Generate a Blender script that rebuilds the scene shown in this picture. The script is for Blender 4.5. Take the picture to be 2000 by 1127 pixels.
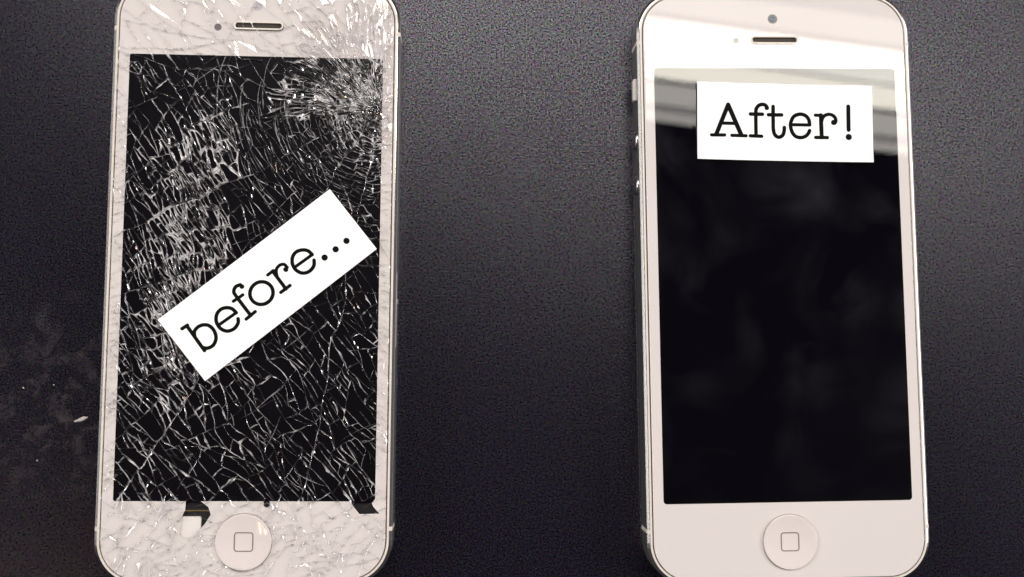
import bpy, bmesh, math, random
import numpy as np
from mathutils import Vector, noise as mnoise

PI = math.pi
S = 0.001                                   # everything below is written in millimetres
scene = bpy.context.scene
for o in list(bpy.data.objects):
    bpy.data.objects.remove(o)
C = scene.collection
random.seed(11)
rng = np.random.default_rng(7)

# ------------------------------------------------------------------ camera
cam = bpy.data.cameras.new('camera')
cam.sensor_width = 36.0
cam.lens = 35.08
cam.clip_start = 0.005
cam.clip_end = 30.0
cam.dof.use_dof = True
cam.dof.focus_distance = 0.205
cam.dof.aperture_fstop = 17.0
camo = bpy.data.objects.new('camera', cam)
C.objects.link(camo)
camo.location = (0, 0, 211.157 * S)
camo.rotation_euler = (0.076965, -0.049373, 0)
scene.camera = camo

# ------------------------------------------------------------------ world, lamps, exposure
world = bpy.data.worlds.new('World')
scene.world = world
world.use_nodes = True
bg = world.node_tree.nodes['Background']
bg.inputs['Color'].default_value = (1.0, 0.93, 1.0, 1)
bg.inputs['Strength'].default_value = 0.045

def lamp(name, x, y, z, sx, sy, radiance, rot=(0, 0, 0), col=(1, 0.975, 0.955)):
    l = bpy.data.lights.new(name, 'AREA')
    l.shape = 'RECTANGLE'
    l.size = sx
    l.size_y = sy
    l.color = col
    l.energy = radiance * PI * sx * sy
    o = bpy.data.objects.new(name, l)
    C.objects.link(o)
    o.location = (x, y, z)
    o.rotation_euler = rot
    return o

# louvred ceiling light beyond the phones (its strips are what the glass mirrors)
SL = -0.124
def strip(name, y0, y1, L, x0=0.18, x1=1.5, z=2.0, col=(1, 0.95, 0.86)):
    xm = (x0 + x1) / 2
    lamp(name, xm, (y0 + y1) / 2 + SL * (xm - 0.45), z, (x1 - x0) / math.cos(SL), y1 - y0, L, (0, 0, math.atan(SL)), col)
strip('ceiling_lamp_louvre', 0.548, 0.571, 6.5, col=(1, 0.94, 0.88))
strip('ceiling_lamp_louvre', 0.571, 0.588, 3.0, col=(1, 0.96, 0.93))
strip('ceiling_lamp_louvre', 0.588, 0.637, 7.5, col=(1, 0.94, 0.87))
strip('ceiling_lamp_louvre', 0.637, 0.648, 1.5, col=(1, 0.96, 0.92))
strip('ceiling_lamp_louvre', 0.648, 0.700, 18.5, col=(1, 0.94, 0.82))
strip('ceiling_lamp_louvre', 0.700, 0.708, 9)
strip('ceiling_lamp_louvre', 0.708, 0.785, 17)
strip('ceiling_lamp_louvre', 0.800, 0.86, 3)
strip('ceiling_lamp_louvre', 0.80, 1.05, 15, x0=-0.62, x1=-0.385)
strip('ceiling_lamp_louvre', 0.725, 1.05, 15, x0=-0.38, x1=0.12)
# pair of warm tubes behind the camera (twin glint in the broken phone's dished button)
lamp('ceiling_tube', -1.10, -0.85, 2.0, 0.06, 0.45, 17, col=(1, 0.74, 0.45))
lamp('ceiling_tube', -0.95, -0.85, 2.0, 0.06, 0.45, 17, col=(1, 0.74, 0.45))
# unseen lamps added further back and to the sides for overall light
lamp('fill_lamp', 0.3, 1.75, 2.0, 2.6, 1.2, 3.0, (math.radians(-25), 0, 0))
lamp('fill_lamp', -2.9, 0.5, 1.6, 1.1, 2.4, 7.4, (0, math.radians(-60), 0))
lamp('fill_lamp', 3.0, 0.5, 1.6, 1.1, 2.4, 9.2, (0, math.radians(60), 0))

vs = scene.view_settings
vs.view_transform = 'Standard'
vs.look = 'None'
vs.exposure = 0.0
vs.gamma = 1.0
vs.use_curve_mapping = False
cy = scene.cycles
cy.max_bounces = 10
cy.diffuse_bounces = 3
cy.glossy_bounces = 4
cy.transparent_max_bounces = 40
cy.caustics_reflective = False
cy.caustics_refractive = False
cy.sample_clamp_indirect = 4.0
cy.adaptive_threshold = 0.004
cy.use_denoising = True
cy.denoiser = 'OPENIMAGEDENOISE'
cy.denoising_input_passes = 'RGB_ALBEDO_NORMAL'
cy.denoising_prefilter = 'ACCURATE'

# ------------------------------------------------------------------ materials
MATS = {}
def newmat(name):
    m = bpy.data.materials.new(name)
    m.use_nodes = True
    MATS[name] = m
    nt = m.node_tree
    return m, nt, nt.nodes, nt.links

def principled(name, col, rough=0.5, metal=0.0, ior=1.5, bump=None, coat=0.0, var=None, spec=0.5):
    m, nt, N, L = newmat(name)
    b = N['Principled BSDF']
    b.inputs['Base Color'].default_value = (*col, 1)
    b.inputs['Roughness'].default_value = rough
    b.inputs['Metallic'].default_value = metal
    b.inputs['IOR'].default_value = ior
    b.inputs['Coat Weight'].default_value = coat
    b.inputs['Specular IOR Level'].default_value = spec
    tc = N.new('ShaderNodeTexCoord')
    if var:                                   # (scale, amount): faint uneven colour
        nz = N.new('ShaderNodeTexNoise'); nz.inputs['Scale'].default_value = var[0]; nz.inputs['Detail'].default_value = 4
        L.new(tc.outputs['Object'], nz.inputs['Vector'])
        mx = N.new('ShaderNodeMix'); mx.data_type = 'RGBA'
        mx.inputs[6].default_value = (*[c * (1 - var[1]) for c in col], 1)
        mx.inputs[7].default_value = (*[min(1, c * (1 + var[1])) for c in col], 1)
        L.new(nz.outputs['Fac'], mx.inputs[0])
        L.new(mx.outputs[2], b.inputs['Base Color'])
    if bump:                                  # (scale, strength, distance)
        nz = N.new('ShaderNodeTexNoise'); nz.inputs['Scale'].default_value = bump[0]; nz.inputs['Detail'].default_value = 3
        L.new(tc.outputs['Object'], nz.inputs['Vector'])
        bp = N.new('ShaderNodeBump'); bp.inputs['Strength'].default_value = bump[1]; bp.inputs['Distance'].default_value = bump[2]
        L.new(nz.outputs['Fac'], bp.inputs['Height'])
        L.new(bp.outputs['Normal'], b.inputs['Normal'])
    return m

principled('white_print', (0.72, 0.65, 0.645), 0.5, var=(60, 0.03), spec=0.0)
principled('black_print', (0.0015, 0.0012, 0.002), 0.5, spec=0.0)
principled('display', (0.0014, 0.0009, 0.0028), 0.5, var=(90, 0.35), spec=0.0)
principled('lcd', (0.0032, 0.0022, 0.0042), 0.3, var=(140, 0.6), spec=0.06)
principled('aluminium', (0.62, 0.60, 0.60), 0.34, 1.0, bump=(2500, 0.15, 0.00005))
principled('polished', (0.86, 0.83, 0.80), 0.12, 1.0, var=(700, 0.08))
principled('trim', (0.74, 0.67, 0.61), 0.35, var=(400, 0.12))
principled('gasket', (0.16, 0.12, 0.09), 0.6)
principled('button_gap', (0.42, 0.36, 0.34), 0.6)
principled('chassis', (0.010, 0.009, 0.010), 0.4)
principled('brass', (0.55, 0.42, 0.24), 0.35, 1.0)
principled('button_white', (0.70, 0.63, 0.615), 0.07, var=(300, 0.03))
principled('icon_grey', (0.20, 0.165, 0.155), 0.4)
principled('bracket_white', (0.74, 0.69, 0.67), 0.35)
principled('mesh_dark', (0.05, 0.035, 0.03), 0.6, bump=(4000, 1.0, 0.0003), var=(5000, 0.7))
principled('sensor_grey', (0.07, 0.06, 0.065), 0.5, spec=0.0)
principled('sensor_mid', (0.20, 0.17, 0.18), 0.5, spec=0.0)
principled('lens_pale', (0.55, 0.50, 0.53), 0.4, spec=0.0)
principled('lens_ring', (0.045, 0.05, 0.06), 0.3)
principled('lens_glass', (0.012, 0.03, 0.09), 0.05)
principled('paper', (0.93, 0.93, 0.925), 0.75, bump=(1500, 0.08, 0.00005))
principled('ink', (0.003, 0.003, 0.003), 0.8, spec=0.1)
principled('steel_black', (0.03, 0.03, 0.035), 0.25, 0.6)
principled('crumb', (0.62, 0.55, 0.56), 0.6, bump=(3000, 1.0, 0.0003), var=(2500, 0.5))
principled('volume_metal', (0.70, 0.69, 0.69), 0.22, 1.0)

def clear_glass(name, smudge=0.0):
    m, nt, N, L = newmat(name)
    N.remove(N['Principled BSDF'])
    out = N['Material Output']
    tr = N.new('ShaderNodeBsdfTransparent'); tr.inputs[0].default_value = (0.97, 0.98, 0.975, 1)
    gl = N.new('ShaderNodeBsdfGlossy'); gl.inputs['Roughness'].default_value = 0.0; gl.inputs['Color'].default_value = (1, 1, 1, 1)
    fr = N.new('ShaderNodeFresnel'); fr.inputs['IOR'].default_value = 1.52
    ge = N.new('ShaderNodeNewGeometry')
    inv = N.new('ShaderNodeMath'); inv.operation = 'SUBTRACT'; inv.inputs[0].default_value = 1; L.new(ge.outputs['Backfacing'], inv.inputs[1])
    mu = N.new('ShaderNodeMath'); mu.operation = 'MULTIPLY'; L.new(fr.outputs[0], mu.inputs[0]); L.new(inv.outputs[0], mu.inputs[1])
    mx = N.new('ShaderNodeMixShader')
    L.new(mu.outputs[0], mx.inputs[0]); L.new(tr.outputs[0], mx.inputs[1]); L.new(gl.outputs[0], mx.inputs[2])
    last = mx
    if smudge > 0:                            # greasy finger marks, and faint hand reflections put in as a hazy patchy film
        tc = N.new('ShaderNodeTexCoord')
        n1 = N.new('ShaderNodeTexNoise'); n1.inputs['Scale'].default_value = 55; n1.inputs['Detail'].default_value = 3; n1.inputs['Distortion'].default_value = 0.8
        L.new(tc.outputs['Object'], n1.inputs['Vector'])
        r1 = N.new('ShaderNodeMapRange'); r1.inputs['From Min'].default_value = 0.45; r1.inputs['From Max'].default_value = 0.72; r1.inputs['To Max'].default_value = smudge
        L.new(n1.outputs['Fac'], r1.inputs['Value'])
        vo = N.new('ShaderNodeTexVoronoi'); vo.feature = 'SMOOTH_F1'; vo.inputs['Scale'].default_value = 75; vo.inputs['Smoothness'].default_value = 0.25
        L.new(tc.outputs['Object'], vo.inputs['Vector'])
        r2 = N.new('ShaderNodeMapRange'); r2.inputs['From Min'].default_value = 0.25; r2.inputs['From Max'].default_value = 0.6; r2.inputs['To Min'].default_value = 1.0; r2.inputs['To Max'].default_value = 0.25
        L.new(vo.outputs['Distance'], r2.inputs['Value'])
        m2 = N.new('ShaderNodeMath'); m2.operation = 'MULTIPLY'; L.new(r1.outputs[0], m2.inputs[0]); L.new(r2.outputs[0], m2.inputs[1])
        m3 = N.new('ShaderNodeMath'); m3.operation = 'MULTIPLY'; L.new(m2.outputs[0], m3.inputs[0]); L.new(inv.outputs[0], m3.inputs[1])
        rg = N.new('ShaderNodeBsdfGlossy'); rg.inputs['Roughness'].default_value = 0.42; rg.inputs['Color'].default_value = (0.80, 0.75, 0.88, 1)
        mx2 = N.new('ShaderNodeMixShader')
        L.new(m3.outputs[0], mx2.inputs[0]); L.new(mx.outputs[0], mx2.inputs[1]); L.new(rg.outputs[0], mx2.inputs[2])
        last = mx2
    L.new(last.outputs[0], out.inputs['Surface'])
    return m
clear_glass('cover_glass', 0.011)
clear_glass('shard_glass', 0.0)

def crack_facet():
    m, nt, N, L = newmat('crack_facet')
    N.remove(N['Principled BSDF'])
    out = N['Material Output']
    tc = N.new('ShaderNodeTexCoord')
    at = N.new('ShaderNodeAttribute'); at.attribute_name = 'crush'
    n1 = N.new('ShaderNodeTexNoise'); n1.inputs['Scale'].default_value = 1300; n1.inputs['Detail'].default_value = 6; n1.inputs['Roughness'].default_value = 0.8
    L.new(tc.outputs['Object'], n1.inputs['Vector'])
    ad = N.new('ShaderNodeMath'); ad.operation = 'ADD'; L.new(n1.outputs['Fac'], ad.inputs[0])
    sc = N.new('ShaderNodeMath'); sc.operation = 'MULTIPLY'; sc.inputs[1].default_value = 0.32; L.new(at.outputs['Fac'], sc.inputs[0]); L.new(sc.outputs[0], ad.inputs[1])
    mr = N.new('ShaderNodeMapRange'); mr.inputs['From Min'].default_value = 0.49; mr.inputs['From Max'].default_value = 0.86; mr.inputs['To Min'].default_value = 0.02; mr.inputs['To Max'].default_value = 0.72
    L.new(ad.outputs[0], mr.inputs['Value'])
    tr = N.new('ShaderNodeBsdfTransparent'); tr.inputs[0].default_value = (0.97, 0.97, 0.965, 1)
    gl = N.new('ShaderNodeBsdfGlossy'); gl.inputs['Roughness'].default_value = 0.12
    n2 = N.new('ShaderNodeTexNoise'); n2.inputs['Scale'].default_value = 260; n2.inputs['Detail'].default_value = 2
    L.new(tc.outputs['Object'], n2.inputs['Vector'])
    cr = N.new('ShaderNodeValToRGB')
    cr.color_ramp.elements[0].position = 0.30; cr.color_ramp.elements[0].color = (0.55, 0.24, 0.12, 1)  # warm lamp reflections tinted into the facet colour here and there
    cr.color_ramp.elements[1].position = 0.42; cr.color_ramp.elements[1].color = (0.92, 0.92, 0.92, 1)
    L.new(n2.outputs['Fac'], cr.inputs[0]); L.new(cr.outputs[0], gl.inputs['Color'])
    m1 = N.new('ShaderNodeMixShader')
    n4 = N.new('ShaderNodeTexNoise'); n4.inputs['Scale'].default_value = 1200; n4.inputs['Detail'].default_value = 3
    L.new(tc.outputs['Object'], n4.inputs['Vector'])
    r4 = N.new('ShaderNodeMapRange'); r4.inputs['From Min'].default_value = 0.52; r4.inputs['From Max'].default_value = 0.64; r4.inputs['To Min'].default_value = 0.05; r4.inputs['To Max'].default_value = 0.50
    L.new(n4.outputs['Fac'], r4.inputs['Value']); L.new(r4.outputs[0], m1.inputs[0])
    L.new(tr.outputs[0], m1.inputs[1]); L.new(gl.outputs[0], m1.inputs[2])
    df = N.new('ShaderNodeBsdfDiffuse'); df.inputs['Color'].default_value = (0.86, 0.83, 0.85, 1)
    m2 = N.new('ShaderNodeMixShader')
    L.new(mr.outputs[0], m2.inputs[0]); L.new(m1.outputs[0], m2.inputs[1]); L.new(df.outputs[0], m2.inputs[2])
    L.new(m2.outputs[0], out.inputs['Surface'])
crack_facet()

def table_material():
    m, nt, N, L = newmat('table_laminate')
    b = N['Principled BSDF']
    tc = N.new('ShaderNodeTexCoord')
    n1 = N.new('ShaderNodeTexNoise'); n1.inputs['Scale'].default_value = 2900; n1.inputs['Detail'].default_value = 3; n1.inputs['Roughness'].default_value = 0.6
    L.new(tc.outputs['Object'], n1.inputs['Vector'])
    n2 = N.new('ShaderNodeTexNoise'); n2.inputs['Scale'].default_value = 1700; n2.inputs['Detail'].default_value = 2
    L.new(tc.outputs['Object'], n2.inputs['Vector'])
    # coloured flecks in the laminate
    hs = N.new('ShaderNodeHueSaturation'); hs.inputs['Saturation'].default_value = 1.5; hs.inputs['Value'].default_value = 1.25
    L.new(n2.outputs['Color'], hs.inputs['Color'])
    cr = N.new('ShaderNodeValToRGB')
    e = cr.color_ramp.elements
    e[0].position = 0.38; e[0].color = (0.0009, 0.0008, 0.0026, 1)
    e[1].position = 0.68; e[1].color = (0.0135, 0.0108, 0.0200, 1)
    L.new(n1.outputs['Fac'], cr.inputs[0])
    mx = N.new('ShaderNodeMix'); mx.data_type = 'RGBA'; mx.blend_type = 'OVERLAY'; mx.inputs[0].default_value = 0.5
    L.new(cr.outputs[0], mx.inputs[6]); L.new(hs.outputs[0], mx.inputs[7])
    # dusty smear left of the broken phone
    mp = N.new('ShaderNodeVectorMath'); mp.operation = 'DISTANCE'; mp.inputs[1].default_value = (-0.083, -0.007, 0)
    L.new(tc.outputs['Object'], mp.inputs[0])
    fall = N.new('ShaderNodeMapRange'); fall.inputs['From Min'].default_value = 0.0; fall.inputs['From Max'].default_value = 0.024; fall.inputs['To Min'].default_value = 1.0; fall.inputs['To Max'].default_value = 0.0
    L.new(mp.outputs['Value'], fall.inputs['Value'])
    n3 = N.new('ShaderNodeTexNoise'); n3.inputs['Scale'].default_value = 170; n3.inputs['Detail'].default_value = 10; n3.inputs['Roughness'].default_value = 0.72; n3.inputs['Distortion'].default_value = 0.25
    L.new(tc.outputs['Object'], n3.inputs['Vector'])
    r3 = N.new('ShaderNodeMapRange'); r3.inputs['From Min'].default_value = 0.50; r3.inputs['From Max'].default_value = 0.80; r3.inputs['To Max'].default_value = 0.55
    L.new(n3.outputs['Fac'], r3.inputs['Value'])
    dm = N.new('ShaderNodeMath'); dm.operation = 'MULTIPLY'; L.new(fall.outputs[0], dm.inputs[0]); L.new(r3.outputs[0], dm.inputs[1])
    dx = N.new('ShaderNodeMix'); dx.data_type = 'RGBA'; dx.inputs[7].default_value = (0.20, 0.17, 0.18, 1)
    L.new(dm.outputs[0], dx.inputs[0]); L.new(mx.outputs[2], dx.inputs[6])
    L.new(dx.outputs[2], b.inputs['Base Color'])
    # glossy, softly hammered lacquer
    b.inputs['Roughness'].default_value = 0.25
    gr = N.new('ShaderNodeMapRange'); gr.inputs['From Min'].default_value = 0.36; gr.inputs['From Max'].default_value = 0.66; gr.inputs['To Min'].default_value = 0.05; gr.inputs['To Max'].default_value = 1.25
    L.new(n1.outputs['Fac'], gr.inputs['Value']); L.new(gr.outputs[0], b.inputs['Specular IOR Level'])
    b.inputs['IOR'].default_value = 1.5
    tint = N.new('ShaderNodeMix'); tint.data_type = 'RGBA'; tint.inputs[0].default_value = 0.45
    tint.inputs[6].default_value = (0.86, 0.81, 1, 1); L.new(hs.outputs[0], tint.inputs[7]); L.new(tint.outputs[2], b.inputs['Specular Tint'])
    bp = N.new('ShaderNodeBump'); bp.inputs['Strength'].default_value = 0.5; bp.inputs['Distance'].default_value = 0.0001
    L.new(n1.outputs['Fac'], bp.inputs['Height']); L.new(bp.outputs['Normal'], b.inputs['Normal'])
table_material()

# ------------------------------------------------------------------ mesh helpers (millimetres in, metres out)
def link(name, me, parent=None):
    o = bpy.data.objects.new(name, me)
    C.objects.link(o)
    if parent is not None:
        o.parent = parent
    return o

def build(name, verts, faces, mats, parent=None, idx=None, smooth=False, attr=None):
    me = bpy.data.meshes.new(name)
    me.from_pydata([(v[0] * S, v[1] * S, v[2] * S) for v in verts], [], faces)
    for m in (mats if isinstance(mats, (list, tuple)) else [mats]):
        me.materials.append(MATS[m])
    if idx is not None:
        me.polygons.foreach_set('material_index', idx)
    if smooth:
        me.polygons.foreach_set('use_smooth', [True] * len(me.polygons))
    if attr is not None:
        a = me.attributes.new('crush', 'FLOAT', 'POINT')
        a.data.foreach_set('value', attr)
    me.update()
    return link(name, me, parent)

def thing(name, label, cat, loc=(0, 0, 0), rz=0, group=None):
    o = bpy.data.objects.new(name, None)
    C.objects.link(o)
    o.empty_display_size = 0.01
    o.location = [c * S for c in loc]
    o.rotation_euler = (0, 0, rz)
    o['label'] = label
    o['category'] = cat
    if group:
        o['group'] = group
    return o

def rr(hw, hh, r, n=12, cx=0, cy=0):
    """counter-clockwise rounded rectangle"""
    r = max(r, 0.001)
    pts = []
    for k, (sx, sy) in enumerate(((1, 1), (-1, 1), (-1, -1), (1, -1))):
        for i in range(n + 1):
            a = k * PI / 2 + i * PI / 2 / n
            pts.append((cx + sx * (hw - r) + r * math.cos(a), cy + sy * (hh - r) + r * math.sin(a)))
    return pts

def circle(r, cx=0, cy=0, n=48):
    return [(cx + r * math.cos(2 * PI * i / n), cy + r * math.sin(2 * PI * i / n)) for i in range(n)]

def loft(name, loops, mats, parent=None, idx=None, cap0=True, cap1=True, smooth=False):
    """loops: list of (2-D points, z); mats idx is given per band"""
    V, F, I = [], [], []
    n = len(loops[0][0])
    for pts, z in loops:
        V += [(x, y, z) for x, y in pts]
    for k in range(len(loops) - 1):
        for i in range(n):
            j = (i + 1) % n
            F.append((k * n + i, k * n + j, (k + 1) * n + j, (k + 1) * n + i))
            I.append(0 if idx is None else idx[k])
    if cap0:
        F.append(tuple(range(n - 1, -1, -1))); I.append(0 if idx is None else idx[0])
    if cap1:
        b = (len(loops) - 1) * n
        F.append(tuple(b + i for i in range(n))); I.append(0 if idx is None else idx[-1])
    return build(name, V, F, mats, parent, I, smooth)

def sheet(name, outer, holes, z, mat, parent=None):
    """flat sheet with holes"""
    bm = bmesh.new()
    for lp in [outer] + holes:
        vs_ = [bm.verts.new((x * S, y * S, z * S)) for x, y in lp]
        for i in range(len(vs_)):
            bm.edges.new((vs_[i], vs_[(i + 1) % len(vs_)]))
    bmesh.ops.triangle_fill(bm, use_beauty=True, use_dissolve=False, edges=bm.edges[:], normal=(0, 0, 1))
    for f in bm.faces:
        if f.normal.z < 0:
            f.normal_flip()
    me = bpy.data.meshes.new(name)
    bm.to_mesh(me); bm.free()
    me.materials.append(MATS[mat])
    return link(name, me, parent)

def box(name, x0, x1, y0, y1, z0, z1, mat, parent=None, bev=0.0):
    bm = bmesh.new()
    bmesh.ops.create_cube(bm, size=1)
    for v in bm.verts:
        v.co = Vector(((x0 + x1) / 2 + v.co.x * (x1 - x0), (y0 + y1) / 2 + v.co.y * (y1 - y0), (z0 + z1) / 2 + v.co.z * (z1 - z0))) * S
    if bev:
        bmesh.ops.bevel(bm, geom=bm.edges[:], offset=bev * S, segments=3, affect='EDGES')
    me = bpy.data.meshes.new(name)
    bm.to_mesh(me); bm.free()
    me.materials.append(MATS[mat])
    return link(name, me, parent)

# ------------------------------------------------------------------ the table top
bm = bmesh.new()
bmesh.ops.create_cube(bm, size=1)
for v in bm.verts:
    v.co = Vector((v.co.x * 1.5, v.co.y * 1.0 + 0.1, v.co.z * 0.028 - 0.014))
bmesh.ops.bevel(bm, geom=bm.edges[:], offset=0.004, segments=3, affect='EDGES')
me = bpy.data.meshes.new('table_top'); bm.to_mesh(me); bm.free()
me.materials.append(MATS['table_laminate'])
tt = link('table_top', me)
tt['kind'] = 'structure'
tt['label'] = 'dark charcoal speckled laminate table top'

# ------------------------------------------------------------------ phones
HW, HH, RC = 29.3, 61.9, 8.8
WIN = (25.85, 45.33)                       # half size of the display window
BTN = (0.0, -53.3)

def phone_shell(root):
    lo = lambda i: rr(HW - i, HH - i, RC - i, 14)
    loft('metal_band', [(lo(0.55), 0.05), (lo(0.12), 0.35), (lo(0.0), 0.7), (lo(0.0), 6.55), (lo(0.05), 6.62)], 'aluminium', root, cap1=False)
    loft('back_panel', [(lo(1.0), 0.0), (lo(0.56), 0.04)], 'aluminium', root)
    loft('polished_chamfer', [(lo(0.05), 6.62), (lo(0.50), 7.02), (lo(0.58), 7.04)], 'polished', root, cap0=False, cap1=False)
    loft('inner_trim', [(lo(0.58), 7.02), (lo(0.66), 7.12), (lo(0.98), 7.14), (lo(1.04), 7.05), (lo(1.06), 6.6)], 'trim', root, cap0=False, cap1=False)
    loft('gasket', [(lo(1.05), 6.8), (lo(1.32), 6.82)], 'gasket', root, cap0=False, cap1=False)
    loft('chassis', [(lo(1.1), 0.5), (lo(1.1), 6.3)], 'chassis', root)
    for sx in (-1, 1):
        for v in (50.75, -50.75):
            pr = [(HW + 0.03, 0.7), (HW + 0.03, 6.56), (HW - 0.47, 7.05), (HW - 0.60, 7.07), (HW - 0.60, 6.3), (HW - 0.6, 0.7)]
            V = [(sx * x, v - 0.42, z) for x, z in pr] + [(sx * x, v + 0.42, z) for x, z in pr]
            n = len(pr)
            F = [(i, (i + 1) % n, n + (i + 1) % n, n + i) for i in range(n)] + [tuple(range(n - 1, -1, -1)), tuple(range(n, 2 * n))]
            build('antenna_band', V, F, 'trim', root)
    # left side: mute switch and two round volume buttons; right side: card tray; top: power button
    box('mute_switch', -HW - 0.6, -HW + 0.2, 38.9, 43.6, 3.0, 4.9, 'bracket_white', root, 0.18)
    for v in (30.4, 20.8):
        V, F = [], []
        prof = [(0.0, 2.0), (0.25, 2.0), (0.42, 1.85), (0.48, 1.5), (0.42, 0.0)]
        n = 32
        for d, r in prof[:-1]:
            V += [(-HW - d, v + r * math.cos(2 * PI * i / n), 3.7 + r * math.sin(2 * PI * i / n)) for i in range(n)]
        for k in range(len(prof) - 2):
            F += [(k * n + i, (k + 1) * n + i, (k + 1) * n + (i + 1) % n, k * n + (i + 1) % n) for i in range(n)]
        V.append((-HW - 0.42, v, 3.7)); b = (len(prof) - 2) * n
        F += [(b + i, len(V) - 1, b + (i + 1) % n) for i in range(n)]
        build('volume_button', V, F, 'volume_metal', root, smooth=True)
    box('card_tray', HW - 0.2, HW + 0.08, -14.5, 1.0, 2.2, 5.2, 'aluminium', root, 0.05)
    box('card_tray_pin', HW - 0.1, HW + 0.35, -5.6, -4.3, 3.2, 4.4, 'volume_metal', root, 0.15)
    box('power_button', 12.0, 21.5, HH - 0.2, HH + 0.6, 2.7, 4.8, 'volume_metal', root, 0.2)

def home_button(root, z):
    R = 5.54
    prof = [(R, z - 0.8), (R, z - 0.07), (R - 0.05, z - 0.03), (R - 0.14, z - 0.02)]
    for k in range(1, 11):
        r = (R - 0.14) * (1 - k / 11)
        d = 0.50 * (1 - (r / (R - 0.14)) ** 2)
        prof.append((r, z - 0.02 - d))
    n = 64
    V, F = [], []
    for r, zz in prof:
        V += [(BTN[0] + r * math.cos(2 * PI * i / n), BTN[1] + r * math.sin(2 * PI * i / n), zz) for i in range(n)]
    for k in range(len(prof) - 1):
        F += [(k * n + i, k * n + (i + 1) % n, (k + 1) * n + (i + 1) % n, (k + 1) * n + i) for i in range(n)]
    F.append(tuple((len(prof) - 1) * n + i for i in range(n)))
    b = build('home_button', V, F, 'button_white', root, smooth=True)
    zi = z - 0.385
    a = rr(1.92, 1.92, 0.62, 8, *BTN); c = rr(1.70, 1.70, 0.45, 8, *BTN)
    n = len(a)
    dish = lambda x, y: z - 0.02 - 0.50 * (1 - ((x - BTN[0]) ** 2 + (y - BTN[1]) ** 2) / (R - 0.14) ** 2) + 0.02
    V = [(x, y, dish(x, y)) for x, y in a] + [(x, y, dish(x, y)) for x, y in c]
    F = [(i, (i + 1) % n, n + (i + 1) % n, n + i) for i in range(n)]
    build('square_icon', V, F, 'icon_grey', b)
    # dark ring of the opening round the button
    loft('button_gap', [(circle(5.56, *BTN, 64), z - 0.55), (circle(5.68, *BTN, 64), z - 0.55)], 'button_gap', root, cap0=False, cap1=False)
    return b

def earpiece(root, z, slot):
    loft('earpiece_grille', [(rr(4.75, 0.52, 0.51, 8, *slot), z - 0.9), (rr(4.75, 0.52, 0.51, 8, *slot), z - 0.42)], 'mesh_dark', root)
    a, b = rr(5.1, 0.87, 0.86, 8, *slot), rr(4.78, 0.55, 0.54, 8, *slot)
    loft('earpiece_rim', [(a, z - 0.02), (a, z + 0.005), (b, z + 0.0), (b, z - 0.45)], 'trim', root, cap0=False, cap1=False)

def camera_sensor(root, z, ring='lens_ring', glass='lens_glass', sensor='sensor_grey'):
    cm = loft('front_camera', [(circle(1.02, -0.2, 56.0, 40), z - 0.1), (circle(1.02, -0.2, 56.0, 40), z)], ring, root)
    loft('lens', [(circle(0.55, -0.2, 56.0, 32), z - 0.02), (circle(0.5, -0.2, 56.0, 32), z + 0.02), (circle(0.25, -0.2, 56.0, 32), z + 0.05)], glass, cm, smooth=True)
    loft('light_sensor', [(circle(0.74, -8.2, 51.3, 32), z - 0.05), (circle(0.74, -8.2, 51.3, 32), z)], sensor, root)

GW, GH, GR = HW - 1.25, HH - 1.25, RC - 1.25      # half size of the cover glass

# ---- the repaired phone
RP = thing('smartphone', 'intact white smartphone with clean black screen, repaired, at the right', 'smartphone', (66.318, 17.41, 0), 0.011034, 'white smartphones')
phone_shell(RP)
slot = (0.0, 51.35)
oc = circle(5.66, *BTN, 64)
sh = rr(5.1, 0.87, 0.86, 8, *slot)
wl = rr(*WIN, 0.7, 6)
sheet('bezel_print', rr(GW - 0.05, GH - 0.05, GR - 0.05, 14), [wl, oc, sh], 7.12, 'white_print', RP)
sheet('display_border', rr(WIN[0] + 0.3, WIN[1] + 0.3, 0.7, 6), [rr(WIN[0] - 1.0, WIN[1] - 1.0, 0.3, 6)], 7.06, 'black_print', RP)
loft('display_panel', [(rr(WIN[0] + 0.2, WIN[1] + 0.2, 0.3, 6), 6.4), (rr(WIN[0] + 0.2, WIN[1] + 0.2, 0.3, 6), 7.04)], 'display', RP)
# cover glass: rounded outer edge, open at the button and the earpiece, bonded underneath
def cover_glass(root):
    bm = bmesh.new()
    prof = [(0.0, 7.05), (0.0, 7.38), (0.05, 7.50), (0.14, 7.57), (0.27, 7.60)]
    rings = []
    for i, z in prof:
        rings.append([bm.verts.new((x * S, y * S, z * S)) for x, y in rr(GW - i, GH - i, GR - i, 14)])
    n = len(rings[0])
    for k in range(len(rings) - 1):
        for i in range(n):
            f = bm.faces.new((rings[k][i], rings[k][(i + 1) % n], rings[k + 1][(i + 1) % n], rings[k + 1][i])); f.smooth = True
    edges = [bm.edges.get((rings[-1][i], rings[-1][(i + 1) % n])) for i in range(n)]
    for lp in (circle(5.62, *BTN, 64), rr(5.06, 0.83, 0.82, 8, *slot)):
        top = [bm.verts.new((x * S, y * S, 7.60 * S)) for x, y in lp]
        bot = [bm.verts.new((x * S, y * S, 7.14 * S)) for x, y in lp]
        m = len(lp)
        for i in range(m):
            edges.append(bm.edges.new((top[i], top[(i + 1) % m])))
            bm.faces.new((top[(i + 1) % m], top[i], bot[i], bot[(i + 1) % m]))
    r = bmesh.ops.triangle_fill(bm, use_beauty=True, use_dissolve=False, edges=edges, normal=(0, 0, 1))
    for g in r['geom']:
        if isinstance(g, bmesh.types.BMFace) and g.normal.z < 0:
            g.normal_flip()
    me = bpy.data.meshes.new('cover_glass'); bm.to_mesh(me); bm.free()
    me.materials.append(MATS['cover_glass'])
    return link('cover_glass', me, root)
cover_glass(RP)
home_button(RP, 7.6)
earpiece(RP, 7.6, slot)
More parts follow.
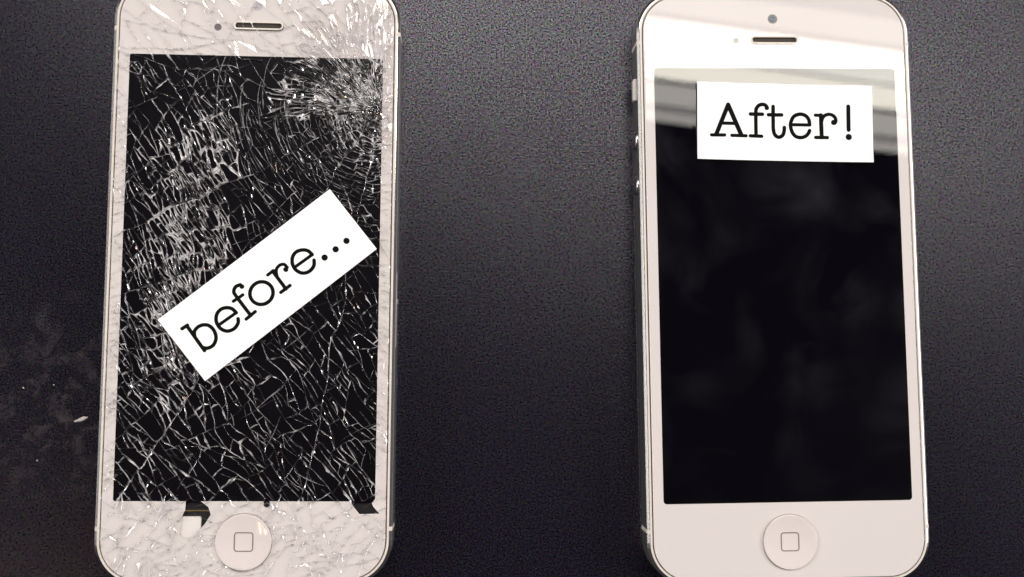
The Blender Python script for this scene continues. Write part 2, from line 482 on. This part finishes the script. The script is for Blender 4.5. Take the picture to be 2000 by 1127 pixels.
camera_sensor(RP, 7.135)

# ---- the broken phone
LP = thing('smartphone', 'white smartphone with badly shattered screen glass, at the left', 'smartphone', (-42.923, 18.309, 0), -0.007748, 'white smartphones')
phone_shell(LP)
home_button(LP, 7.6)
slotL = (0.15, 51.7)
IMP = np.array([25.3, 34.4])
H1 = [(-11.6, -45.2), (-8.69, -45.2), (-7.15, -46.44), (-6.61, -47.95), (-7.66, -49.65), (-8.9, -51.2), (-10.5, -53.2), (-12.6, -52.0), (-12.4, -49.4), (-12.22, -48.25), (-11.66, -47.05)]
H2 = [(20.78, -45.2), (25.0, -45.2), (25.45, -46.3), (26.74, -47.73), (24.5, -47.8), (22.76, -47.83), (21.6, -46.4)]
H3 = [(3.7, -45.25), (4.9, -45.25), (4.95, -46.2), (4.6, -46.5), (4.0, -46.4)]
def inside(poly, x, y):
    c = np.zeros(np.shape(x), bool)
    n = len(poly)
    for i in range(n):
        (x1, y1), (x2, y2) = poly[i], poly[(i + 1) % n]
        t = ((y1 > y) != (y2 > y)) & (x < (x2 - x1) * (y - y1) / (y2 - y1 + 1e-12) + x1)
        c ^= t
    return c
# window of the display with the chipped-out bezel bits merged into its outline
def win_outline():
    w, h = WIN
    pts = [(-w + 0.3, h), (-w, h - 0.3), (-w, -h + 0.3), (-w + 0.3, -h)]
    pts += [(-11.6, -h), (-11.66, -47.05), (-12.22, -48.25), (-12.4, -49.4), (-12.6, -52.0), (-10.5, -53.2), (-8.9, -51.2), (-7.66, -49.65), (-6.61, -47.95), (-7.15, -46.44), (-8.69, -h)]
    pts += [(3.7, -h), (4.0, -46.4), (4.6, -46.5), (4.95, -46.2), (4.9, -h)]
    pts += [(20.78, -h), (21.6, -46.4), (22.76, -47.83), (24.5, -47.8), (26.74, -47.73), (25.45, -46.3), (25.2, -45.7), (w, -h + 0.5)]
    pts += [(w, h - 0.4), (w - 0.4, h)]
    return pts
sheet('bezel_print', rr(GW - 0.05, GH - 0.05, GR - 0.05, 14), [win_outline(), oc, rr(5.1, 0.87, 0.86, 8, *slotL)], 7.08, 'white_print', LP)
loft('display_panel', [(rr(WIN[0] + 0.9, WIN[1] + 0.3, 0.4, 6), 6.4), (rr(WIN[0] + 0.9, WIN[1] + 0.3, 0.4, 6), 6.98)], 'lcd', LP)
box('connector_strip', -12.6, -6.4, -47.35, -47.15, 6.3, 6.62, 'brass', LP)
box('connector_strip', -12.6, -6.4, -46.5, -46.43, 6.3, 6.70, 'chassis', LP)
loft('bracket', [(p_, z) for z in (6.3, 6.9) for p_ in [[(-14.5, -48.35), (-14.7, -53.5), (-9.6, -53.9), (-8.55, -51.4), (-8.55, -48.75), (-8.75, -48.35)]]], 'bracket_white', LP)
loft('screw', [(circle(0.62, 4.35, -45.9, 20), 6.4), (circle(0.62, 4.35, -45.9, 20), 7.1), (circle(0.45, 4.35, -45.9, 20), 7.35), (circle(0.15, 4.35, -45.9, 20), 7.42)], 'steel_black', LP, smooth=True)
earpiece(LP, 7.55, slotL)
camera_sensor(LP, 7.10, 'lens_pale', 'lens_pale', 'sensor_mid')

# ---- fracture pattern: pieces split again and again along the local crack directions
def local_metric(u, v):
    """crack direction, length and width of the pieces, degree of crushing"""
    du, dv = u - IMP[0], v - IMP[1]
    r = math.hypot(du, dv)
    phi = math.atan2(dv, du)
    deg = math.degrees(phi) % 360
    wob = mnoise.noise(Vector((u * 0.12, v * 0.12, 3.1)))
    wob2 = mnoise.noise(Vector((u * 0.3, v * 0.3, 9.1)))
    if 80 < deg < 192 + 14 * wob and r < 22 + 6 * wob:           # splinters fanning out from the blow
        return phi + 0.10 * wob2, 1.1 + 0.20 * r, 0.26 + 0.048 * r, max(0.30, 0.85 - r / 38)
    if 192 <= deg - 14 * wob < 272 and r < 27 + 6 * wob:         # rings of brick-like pieces
        return phi + PI / 2 + 0.10 * wob2, 1.1 + 0.16 * r, 0.65 + 0.070 * r, max(0.10, 0.5 - r / 45)
    if r < 8:
        return phi, 0.8 + 0.2 * r, 0.4 + 0.13 * r, 0.5
    if v > 45.6 and u < 4:                                       # upper bezel
        return math.radians(-45 + 50 * wob), 12.0 + 4 * wob2, 5.5 + 2.5 * wob2, -0.4
    if v < -45.6:                                                # lower bezel
        return math.radians(40 + 55 * wob), 5.8 + 4.0 * wob2, 3.6 + 2.6 * wob2, 0.0
    if u < -25.9:
        return math.radians(28 + 40 * wob), 5.0 + 3 * wob2, 2.4, -0.3
    if u > 26:
        return math.radians(-38 + 40 * wob), 5.0 + 3 * wob2, 2.4, -0.25
    band = math.exp(-(((u + 13 - 0.10 * (v - 5)) / 9.0) ** 2)) * (1 / (1 + math.exp(-(v + 26) / 5))) * (1 / (1 + math.exp((v - 33) / 5)))
    band = min(1, max(0, band * (1.0 + 1.3 * wob2)))
    ang = math.radians(-59 + 16 * wob + max(0, -v - 5) * 0.25)
    if v < -8 and u > -4:                                        # long clean cracks, lower right
        return math.radians(-50 + 10 * wob), 7.2 + 3.5 * wob2, 3.3 + 1.2 * wob2, 0.10
    a_ = 6.0 * (1 - band) + 3.4 * band
    b_ = 3.5 * (1 - band) + 1.15 * band
    return ang, a_ + 2.0 * wob2, b_ + 0.7 * wob2, 0.05 + 0.50 * band

def cut(poly, p0, d):
    """split a convex polygon by the line through p0 along d"""
    nx_, ny_ = -d[1], d[0]
    A, B = [], []
    n = len(poly)
    sd = [(x - p0[0]) * nx_ + (y - p0[1]) * ny_ for x, y in poly]
    for i in range(n):
        j = (i + 1) % n
        if sd[i] >= 0:
            A.append(poly[i])
        if sd[i] <= 0:
            B.append(poly[i])
        if (sd[i] > 0) != (sd[j] > 0) and sd[i] * sd[j] < 0:
            t = sd[i] / (sd[i] - sd[j])
            q = (poly[i][0] + (poly[j][0] - poly[i][0]) * t, poly[i][1] + (poly[j][1] - poly[i][1]) * t)
            A.append(q); B.append(q)
    return A, B

def centroid(poly):
    ar = cx = cy_ = 0
    for i in range(len(poly)):
        (x0, y0), (x1, y1) = poly[i], poly[(i + 1) % len(poly)]
        w = x0 * y1 - x1 * y0
        ar += w; cx += (x0 + x1) * w; cy_ += (y0 + y1) * w
    if abs(ar) < 1e-9:
        return poly[0][0], poly[0][1], 0
    return cx / (3 * ar), cy_ / (3 * ar), ar / 2

LEAVES = []
def fracture(poly, depth=0):
    if len(poly) < 3:
        return
    cx, cy_, ar = centroid(poly)
    if ar < 0.04:
        return
    ang, a_, b_, k = local_metric(cx, cy_)
    ja = random.gauss(0, 0.17)
    d1 = (math.cos(ang + ja), math.sin(ang + ja))
    jb = random.gauss(0, 0.40)
    d2 = (-math.sin(ang + jb), math.cos(ang + jb))
    t1 = [x * d1[0] + y * d1[1] for x, y in poly]
    n1_ = (-d1[1], d1[0])
    t2 = [x * n1_[0] + y * n1_[1] for x, y in poly]
    e1, e2 = max(t1) - min(t1), max(t2) - min(t2)
    lim = random.choice((0.6, 0.9, 1.15, 1.6))
    m1, m2 = e1 / a_, e2 / b_
    if (max(m1, m2) < lim and ar < 1.2 * a_ * b_) or depth > 26:
        LEAVES.append((poly, k))
        return
    f = random.uniform(0.34, 0.66)
    if m2 >= m1 * 0.9:
        t = min(t2) + f * e2
        c1 = cx * d1[0] + cy_ * d1[1]
        p0 = (d1[0] * c1 + n1_[0] * t, d1[1] * c1 + n1_[1] * t)
        A, B = cut(poly, p0, d1)
    else:
        t = min(t1) + f * e1
        c2 = cx * n1_[0] + cy_ * n1_[1]
        p0 = (d1[0] * t + n1_[0] * c2, d1[1] * t + n1_[1] * c2)
        A, B = cut(poly, p0, d2)
    fracture(A, depth + 1)
    fracture(B, depth + 1)

first = [rr(GW, GH, GR, 7)]
for deg in (168, 207, 238, 260):
    nxt = []
    for p_ in first:
        d_ = (math.cos(math.radians(deg)), math.sin(math.radians(deg)))
        nxt += [q for q in cut(p_, IMP, d_) if len(q) > 2]
    first = nxt
for p_ in first:
    fracture(p_)

def sd_rr(x, y, hw, hh, r, cx=0, cy=0):
    qx, qy = abs(x - cx) - hw + r, abs(y - cy) - hh + r
    return math.hypot(max(qx, 0), max(qy, 0)) + min(max(qx, qy), 0) - r
def push_hole(poly, x, y):
    best = None
    for i in range(len(poly)):
        (x1, y1), (x2, y2) = poly[i], poly[(i + 1) % len(poly)]
        t = max(0, min(1, ((x - x1) * (x2 - x1) + (y - y1) * (y2 - y1)) / ((x2 - x1) ** 2 + (y2 - y1) ** 2)))
        qx, qy = x1 + (x2 - x1) * t, y1 + (y2 - y1) * t
        d_ = math.hypot(qx - x, qy - y)
        if best is None or d_ < best[0]:
            best = (d_, qx, qy)
    return best[1], best[2]
HOLES = (H1, H2, H3)
def warp(x, y):
    """cracks wander: one smooth displacement shared by all neighbours"""
    f = min(1.0, max(0.0, -sd_rr(x, y, GW, GH, GR) / 2.5))
    r = math.hypot(x - IMP[0], y - IMP[1])
    f *= min(1.0, 0.15 + r / 14)
    n1_ = mnoise.noise_vector(Vector((x * 0.11, y * 0.11, 1.7)))
    n2_ = mnoise.noise_vector(Vector((x * 0.55, y * 0.55, 4.2)))
    n3_ = mnoise.noise_vector(Vector((x * 1.6, y * 1.6, 6.2)))
    x += f * (1.5 * n1_.x + 0.24 * n2_.x + 0.07 * n3_.x)
    y += f * (1.5 * n1_.y + 0.24 * n2_.y + 0.07 * n3_.y)
    r = math.hypot(x - BTN[0], y - BTN[1])
    if r < 5.66:
        x, y = BTN[0] + (x - BTN[0]) * 5.66 / (r + 1e-6), BTN[1] + (y - BTN[1]) * 5.66 / (r + 1e-6)
    if sd_rr(x, y, 5.08, 0.85, 0.8, *slotL) < 0:
        y = slotL[1] + (0.86 if y > slotL[1] else -0.86)
    for hp in HOLES:
        if inside(hp, np.array(x), np.array(y)):
            x, y = push_hole(hp, x, y)
    return x, y

ZT = 7.60
SHN = []
def shard(poly, k):
    SHN.append(1)
    cx0, cy0, ar0 = centroid(poly)
    # corners and edge points
    outl, W, KE = [], [], []
    bez = abs(cx0) > WIN[0] or abs(cy0) > WIN[1]
    big = ar0 > 1.6
    mnw = math.sqrt(max(ar0, 0.05))
    for i in range(len(poly)):
        A, B = poly[i], poly[(i + 1) % len(poly)]
        L_ = math.hypot(B[0] - A[0], B[1] - A[1])
        if L_ < 0.05:
            continue
        n = max(1, min(7, int(round(L_ / (0.8 if big else 1.3)))))
        if k > 0.3:
            w = mnw * random.choice((0.04, 0.07, 0.11, 0.18, 0.30))
        elif bez:
            w = random.choice((0.03, 0.06, 0.12, 0.22, 0.34, 0.5) if cy0 < -45 else (0.02, 0.04, 0.08, 0.14, 0.26))
        else:
            w = random.choice((0.02, 0.04, 0.07, 0.11, 0.18, 0.32))
        ke = k + random.choice((-0.6, -0.4, -0.2, 0.0, 0.2, 0.45))
        for q in range(n):
            t = q / n
            x, y = A[0] + (B[0] - A[0]) * t, A[1] + (B[1] - A[1]) * t
            outl.append(warp(x, y))
            W.append(w * random.uniform(0.4, 1.6))
            KE.append(ke - 0.05 + 0.8 * mnoise.noise(Vector((x * 0.22, y * 0.22, 7.7))) + 1.1 * mnoise.noise(Vector((x * 0.8, y * 0.8, 2.7))) + random.gauss(0, 0.2))
    # drop points that fell together
    keep = [i for i in range(len(outl)) if math.hypot(outl[i][0] - outl[i - 1][0], outl[i][1] - outl[i - 1][1]) > 0.02]
    outl, W, KE = [outl[i] for i in keep], [W[i] for i in keep], [KE[i] for i in keep]
    if len(outl) < 3:
        return None
    cx, cy_, area = centroid(outl)
    if area < 0.03 or any(inside(hp, np.array(cx), np.array(cy_)) for hp in HOLES) or math.hypot(cx - BTN[0], cy_ - BTN[1]) < 5.4:
        return None
    if sd_rr(cx, cy_, 5.0, 0.8, 0.8, *slotL) < 0:
        return None
    n = len(outl)
    kk = max(0, k)
    tsd = 0.009 + 0.05 * kk
    if bez and not kk > 0.3:
        tsd = 0.022
    tx, ty = random.gauss(0, tsd), random.gauss(0, tsd)
    dz = random.uniform(-0.05, 0.02) - 0.06 * kk * random.random()
    zb = 7.12 if area > 1.2 else random.uniform(7.22, 7.42)
    top = []
    for (x, y), w in zip(outl, W):
        dx, dy = cx - x, cy_ - y
        L_ = math.hypot(dx, dy) + 1e-6
        f = min(0.5, max(0.015, w / L_))
        top.append((x + dx * f, y + dy * f))
    if k > 0.25 and n >= 4:                    # crushed pieces lose their corners
        top = [((top[i - 1][0] + 2 * top[i][0] + top[(i + 1) % n][0]) / 4, (top[i - 1][1] + 2 * top[i][1] + top[(i + 1) % n][1]) / 4) for i in range(n)]
    top = [(x, y, min(7.67, ZT + dz + tx * (x - cx) + ty * (y - cy_))) for x, y in top]
    V = [(cx + (x - cx) * 0.996, cy_ + (y - cy_) * 0.996, zb) for x, y in outl]
    A = list(KE)
    F, I, rings = [], [], [0]
    if area > 0.9:
        rings.append(len(V))
        slope = random.uniform(0.3, 0.9)
        for (x, y), t in zip(outl, top):
            f = random.uniform(0.05, 0.3)
            run = math.hypot(t[0] - x, t[1] - y) * (1 - f)
            V.append((x + (t[0] - x) * f, y + (t[1] - y) * f, max(zb + 0.03, t[2] - run * slope * random.uniform(0.7, 1.3))))
        A += KE
    rings.append(len(V)); V += top; A += KE
    for r0, r1 in zip(rings, rings[1:]):
        for i in range(n):
            j = (i + 1) % n
            F.append((r0 + i, r0 + j, r1 + j, r1 + i)); I.append(0 if bez and k < 0.3 and r0 == 0 and len(rings) > 2 and (i // 3 * 7 + len(SHN)) % 10 < (4 if cy0 < -45 else 5) else 1)
    clump = mnoise.noise(Vector((cx * 0.35, cy_ * 0.35, 2.2)))
    F.append(tuple(rings[-1] + i for i in range(n)))
    I.append(1 if area < 1.0 and random.random() < kk * ((0.35 if cx > 0 else 0.3) + 0.9 * clump) else 0)
    return area, V, F, I, A, (cx, cy_), kk

SH = [s_ for s_ in (shard(p_, k) for p_, k in LEAVES) if s_]
SH.sort(key=lambda s_: -s_[0] * (1 if -59 < s_[5][1] < 57 else 0.01))
for s_ in SH[:300]:
    build('glass_shard', s_[1], s_[2], ['shard_glass', 'crack_facet'], LP, s_[3], attr=s_[4])
V, F, I, A = [], [], [], []
for s_ in SH[300:]:
    b = len(V)
    V += s_[1]; F += [tuple(b + i for i in f) for f in s_[2]]; I += s_[3]; A += s_[4]
o = build('small_glass_shards', V, F, ['shard_glass', 'crack_facet'], LP, I, attr=A)
o['kind'] = 'stuff'
print('SHARDS', len(SH), 'faces', sum(len(s_[2]) for s_ in SH))

# ---- secondary cracks inside the pieces: slanted ribbons
def ribbon(pts, w, k):
    V, F = [], []
    n = len(pts)
    sgn = random.choice((-1, 1))
    for i, (x, y) in enumerate(pts):
        x0, y0 = pts[max(0, i - 1)]; x1, y1 = pts[min(n - 1, i + 1)]
        L_ = math.hypot(x1 - x0, y1 - y0) + 1e-6
        nx_, ny_ = -(y1 - y0) / L_, (x1 - x0) / L_
        ww = w * random.uniform(0.4, 1.3) * sgn * math.sin(PI * (0.08 + 0.84 * i / (n - 1))) 
        V.append((x, y, 7.50 + random.uniform(-0.03, 0.02)))
        V.append((x + nx_ * ww, y + ny_ * ww, 7.16))
    for i in range(n - 1):
        F.append((2 * i, 2 * i + 1, 2 * i + 3, 2 * i + 2))
    return V, F, k
rib = []
def ok(x, y):
    return abs(x) < GW - 0.4 and abs(y) < GH - 0.5 and math.hypot(x - BTN[0], y - BTN[1]) > 5.9
for t in range(250):
    # arcs round the blow, slanting cracks elsewhere
    if t < 95:
        r = random.uniform(5, 34); a0 = math.radians(random.uniform(150, 262)); da = random.uniform(0.1, 0.45)
        pts = [(IMP[0] + (r + 0.25 * math.sin(5 * q)) * math.cos(a0 + da * q), IMP[1] + (r + 0.25 * math.sin(5 * q)) * math.sin(a0 + da * q)) for q in np.linspace(0, 1, 9)]
        k = 0.4
    else:
        u, v = random.uniform(-25, 25), random.uniform(-45, 44)
        if t > 225:
            u, v = random.uniform(-26, 26), random.choice((random.uniform(-60, -46), random.uniform(46, 58)))
        ang = local_metric(u, v)[0] + random.gauss(0, 0.15)
        if random.random() < 0.25:
            ang += PI / 2
        L_ = random.uniform(2, 8)
        bend = random.gauss(0, 0.15)
        pts = [(u + L_ * q * math.cos(ang + bend * q) , v + L_ * q * math.sin(ang + bend * q)) for q in np.linspace(0, 1, 7)]
        k = random.uniform(0, 0.5)
    pts = [(x + 0.05 * mnoise.noise(Vector((x * 2, y * 2, 5))), y + 0.05 * mnoise.noise(Vector((x * 2, y * 2, 8)))) for x, y in pts if ok(x, y)]
    if len(pts) >= 4:
        rib.append(ribbon(pts, random.uniform(0.05, 0.2), k))
for V, F, k in rib:
    build('hairline_crack', V, F, 'crack_facet', LP, attr=[k] * len(V))

# ---- glass crumbs and dust of glass caught in the cracks
V, F, A = [], [], []
def crumb(x, y, z, s):
    b = len(V)
    for dx, dy, dz in ((1, 0, 0), (-0.5, 0.8, 0), (-0.5, -0.8, 0.1), (0.1, 0, 0.9)):
        V.append((x + dx * s * random.uniform(0.5, 1.2), y + dy * s * random.uniform(0.5, 1.2), z + dz * s * random.uniform(0.5, 1)))
    F.extend([(b, b + 1, b + 3), (b + 1, b + 2, b + 3), (b + 2, b, b + 3), (b, b + 2, b + 1)])
    A.extend([random.uniform(0, 1.6)] * 4)
for s_ in SH:
    for t in range(6):
        if random.random() < 0.05 + 0.22 * s_[6]:
            x, y, z = random.choice(s_[1])
            px, py = x + random.gauss(0, 0.2), y + random.gauss(0, 0.2)
            if ok(px, py):
                crumb(px, py, 7.52, random.uniform(0.04, 0.14))
o = build('glass_crumbs', V, F, 'crack_facet', LP, attr=A)
o['kind'] = 'stuff'

# ------------------------------------------------------------------ overlaid captions, built as paper slips with typewriter lettering
def smooth_path(pts, sub=7):
    if len(pts) < 3:
        return pts
    out_ = []
    P = [pts[0]] + list(pts) + [pts[-1]]
    for i in range(1, len(P) - 2):
        p0, p1, p2, p3 = P[i - 1], P[i], P[i + 1], P[i + 2]
        for k in range(sub):
            t = k / sub
            out_.append(tuple(0.5 * (2 * p1[d] + (-p0[d] + p2[d]) * t + (2 * p0[d] - 5 * p1[d] + 4 * p2[d] - p3[d]) * t * t + (-p0[d] + 3 * p1[d] - 3 * p2[d] + p3[d]) * t ** 3) for d in (0, 1)))
    out_.append(pts[-1])
    return out_

def stroke(V, F, pts, w):
    pts = smooth_path(pts)
    n = len(pts)
    b = len(V)
    for i, (x, y) in enumerate(pts):
        x0, y0 = pts[max(0, i - 1)]; x1, y1 = pts[min(n - 1, i + 1)]
        L_ = math.hypot(x1 - x0, y1 - y0)
        nx_, ny_ = -(y1 - y0) / L_, (x1 - x0) / L_
        V += [(x + nx_ * w / 2, y + ny_ * w / 2), (x - nx_ * w / 2, y - ny_ * w / 2)]
    for i in range(n - 1):
        F.append((b + 2 * i, b + 2 * i + 1, b + 2 * i + 3, b + 2 * i + 2))
    for e in (pts[0], pts[-1]):
        disc(V, F, e, w / 2)

def disc(V, F, c, r, n=20):
    b = len(V)
    V += [(c[0] + r * math.cos(2 * PI * i / n), c[1] + r * math.sin(2 * PI * i / n)) for i in range(n)]
    F.append(tuple(b + i for i in range(n)))

def ell(cx, cy_, a, b, rot, n=24):
    return [(cx + a * math.cos(t) * math.cos(rot) - b * math.sin(t) * math.sin(rot), cy_ + a * math.cos(t) * math.sin(rot) + b * math.sin(t) * math.cos(rot)) for t in [2 * PI * i / n for i in range(n + 1)]]

def caption_slip(name, label, corners_mm, corners_src, glyphs, base_z, lift, phone_loc, phone_rz):
    """corners: top left, top right, bottom right, bottom left, in the phone's own millimetres"""
    TL, TR, BR, BL = [np.array(c_, float) for c_ in corners_mm]
    ctr = (TL + TR + BR + BL) / 4
    ux = ((TR - TL) + (BR - BL)) / 2
    wd = np.linalg.norm(ux); ux = ux / wd
    uy = np.array([-ux[1], ux[0]])
    ht = (np.dot(TL - BL, uy) + np.dot(TR - BR, uy)) / 2
    cz, sz = math.cos(phone_rz), math.sin(phone_rz)
    wx, wy = phone_loc[0] + cz * ctr[0] - sz * ctr[1], phone_loc[1] + sz * ctr[0] + cz * ctr[1]
    root = thing(name, label, 'paper label', (wx, wy, base_z), phone_rz + math.atan2(ux[1], ux[0]), 'caption word labels')
    zf = lambda x, y: lift * ((abs(x) / (wd / 2)) ** 2.5 * 0.8 + 0.25 * (abs(y) / (ht / 2)) ** 2)
    nxp, nyp = 28, 12
    V, F = [], []
    for lay in (0.10, 0.0):
        for j in range(nyp + 1):
            for i in range(nxp + 1):
                x, y = wd * (i / nxp - 0.5), ht * (j / nyp - 0.5)
                V.append((x, y, zf(x, y) + lay))
    row = nxp + 1; off = row * (nyp + 1)
    for j in range(nyp):
        for i in range(nxp):
            q = (j * row + i, j * row + i + 1, (j + 1) * row + i + 1, (j + 1) * row + i)
            F.append(q); F.append(tuple(off + t for t in reversed(q)))
    rim = [i for i in range(row)] + [j * row + nxp for j in range(1, nyp + 1)] + [nyp * row + i for i in range(nxp - 1, -1, -1)] + [j * row for j in range(nyp - 1, 0, -1)]
    for i in range(len(rim)):
        p_, q_ = rim[i], rim[(i + 1) % len(rim)]
        F.append((q_, p_, off + p_, off + q_))
    build('paper', V, F, 'paper', root)
    # lettering: source coordinates -> slip coordinates
    s0, s1, s2, s3 = [np.array(c_, float) for c_ in corners_src]
    eu, ev = ((s1 - s0) + (s2 - s3)) / 2, ((s3 - s0) + (s2 - s1)) / 2
    Mi = np.linalg.inv(np.array([eu, ev]).T)
    sc_ = (s0 + s1 + s2 + s3) / 4
    for gname, strokes, discs in glyphs:
        V2, F2 = [], []
        for pts, w in strokes:
            stroke(V2, F2, pts, w * 1.08)
        for c_, r in discs:
            disc(V2, F2, c_, r)
        V3 = []
        for q in V2:
            f = Mi @ (np.array(q) - sc_)
            x, y = f[0] * wd, -f[1] * ht
            V3.append((x, y, zf(x, y) + 0.125))
        F2 = [tuple(reversed(f)) for f in F2]
        build(gname, V3, F2, 'ink', root)
    return root

W1 = 36
AFTER = [
    ('letter', [([(392, 296), (258, 608)], 42), ([(392, 296), (522, 612)], 44), ([(325, 490), (450, 492)], 33), ([(208, 615), (346, 615)], 33), ([(423, 618), (573, 622)], 33)], []),
    ('letter', [([(678, 615), (684, 372), (694, 330), (718, 302), (752, 291), (785, 299), (803, 320)], W1), ([(627, 393), (752, 395)], W1), ([(618, 622), (737, 627)], 34)], [((801, 328), 24)]),
    ('letter', [([(868, 313), (864, 480), (864, 560), (878, 612), (917, 637), (958, 618), (976, 575), (980, 535)], W1), ([(817, 400), (955, 402)], W1)], []),
    ('letter', [([(1058, 505), (1246, 508)], 32), ([(1248, 506), (1242, 455), (1210, 411), (1152, 394), (1090, 414), (1056, 465), (1047, 520), (1062, 585), (1098, 628), (1150, 641), (1202, 626), (1232, 595), (1246, 568)], W1)], []),
    ('letter', [([(1312, 405), (1375, 407)], 32), ([(1371, 405), (1371, 640)], 40), ([(1308, 640), (1430, 642)], 34), ([(1373, 480), (1392, 428), (1432, 400), (1478, 400), (1515, 425), (1527, 465), (1515, 490)], 34)], [((1502, 483), 28)]),
    ('exclamation_mark', [([(1662, 315), (1657, 562)], 39)], [((1655, 638), 33)]),
]
W2 = 19
BEFORE = [
    ('letter', [([(162, 816), (192, 797)], 19), ([(188, 799), (286, 939)], W2), ([(232, 862), (232, 828), (262, 800), (305, 797), (338, 826), (350, 868), (336, 908), (303, 926), (276, 922)], W2)], []),
    ('letter', [([(372, 792), (462, 728)], 17), ([(463, 728), (440, 706), (410, 699), (376, 709), (354, 738), (352, 778), (374, 815), (412, 831), (450, 818), (472, 788), (473, 762)], W2)], []),
    ('letter', [([(544, 744), (464, 636), (450, 606), (462, 580), (486, 570)], W2), ([(447, 663), (500, 627)], 17), ([(518, 764), (569, 722)], 18)], [((495, 580), 13.5)]),
    ('letter', [(ell(604.5, 617.5, 63, 66, 0.9), W2)], []),
    ('letter', [([(640, 515), (673, 490)], 17), ([(668, 493), (742, 595)], W2), ([(713, 614), (765, 575)], 18), ([(694, 530), (688, 488), (706, 461), (732, 455), (750, 472)], 17)], [((742, 484), 14.5)]),
    ('letter', [([(800, 466), (892, 400)], 17), ([(892, 400), (868, 378), (836, 373), (802, 384), (781, 413), (780, 452), (800, 488), (838, 505), (876, 494), (900, 464), (902, 432)], W2)], []),
    ('full_stop', [], [((962, 417), 18)]),
    ('full_stop', [], [((1025, 370), 18)]),
    ('full_stop', [], [((1087, 322), 18)]),
]
caption_slip('caption_label', 'caption overlay reading before..., built as a white paper slip lying aslant on the shattered screen',
           [(-18.0, -9.33), (15.65, 17.82), (25.28, 5.45), (-8.39, -21.48)], [(27, 765), (997, 25), (1258, 368), (290, 1110)], BEFORE, 7.70, 0.25, (-42.923, 18.309), -0.007748)
caption_slip('caption_label', 'caption overlay reading After!, built as a white paper slip lying on the intact screen',
           [(-16.76, 42.08), (20.7, 41.38), (19.7, 24.88), (-17.55, 25.75)], [(70, 55), (1920, 95), (1903, 908), (52, 866)], AFTER, 7.62, 0.55, (66.318, 17.41), 0.011034)

# ------------------------------------------------------------------ bits of glass dropped on the table
def flake(name, label, x, y, sx, sy, h, mat, rot):
    n = 11
    ring = []
    for i in range(n):
        a_ = 2 * PI * i / n
        r = random.uniform(0.55, 1.1)
        ring.append((r * sx * math.cos(a_), r * sy * math.sin(a_)))
    V = [(px, py, 0.0) for px, py in ring] + [(px * 0.6, py * 0.6, h * random.uniform(0.6, 1.1)) for px, py in ring]
    F = [(i, (i + 1) % n, n + (i + 1) % n, n + i) for i in range(n)] + [tuple(n + i for i in range(n)), tuple(range(n - 1, -1, -1))]
    o_ = build(name, V, F, mat)
    o_.location = (x * S, y * S, 0.02 * S)
    o_.rotation_euler = (0, 0, rot)
    o_['label'] = label
    o_['category'] = 'glass flake'
    o_['group'] = 'glass flakes on the table'
flake('glass_flake', 'largest pale flake on the dark table beside the broken phone', -78.3, -11.0, 1.7, 0.55, 0.25, 'crumb', 0.35)
flake('glass_flake', 'tiny pale speck on the table, farthest left', -90.3, -4.6, 0.28, 0.16, 0.12, 'crumb', -0.5)
flake('glass_flake', 'tiny pale speck on the table between the far left speck and the large flake', -84.2, -4.0, 0.18, 0.16, 0.12, 'crumb', 0.8)
flake('glass_flake', 'tiny pale speck on the table below the other flakes', -87.0, -19.4, 0.30, 0.14, 0.12, 'crumb', 0.5)
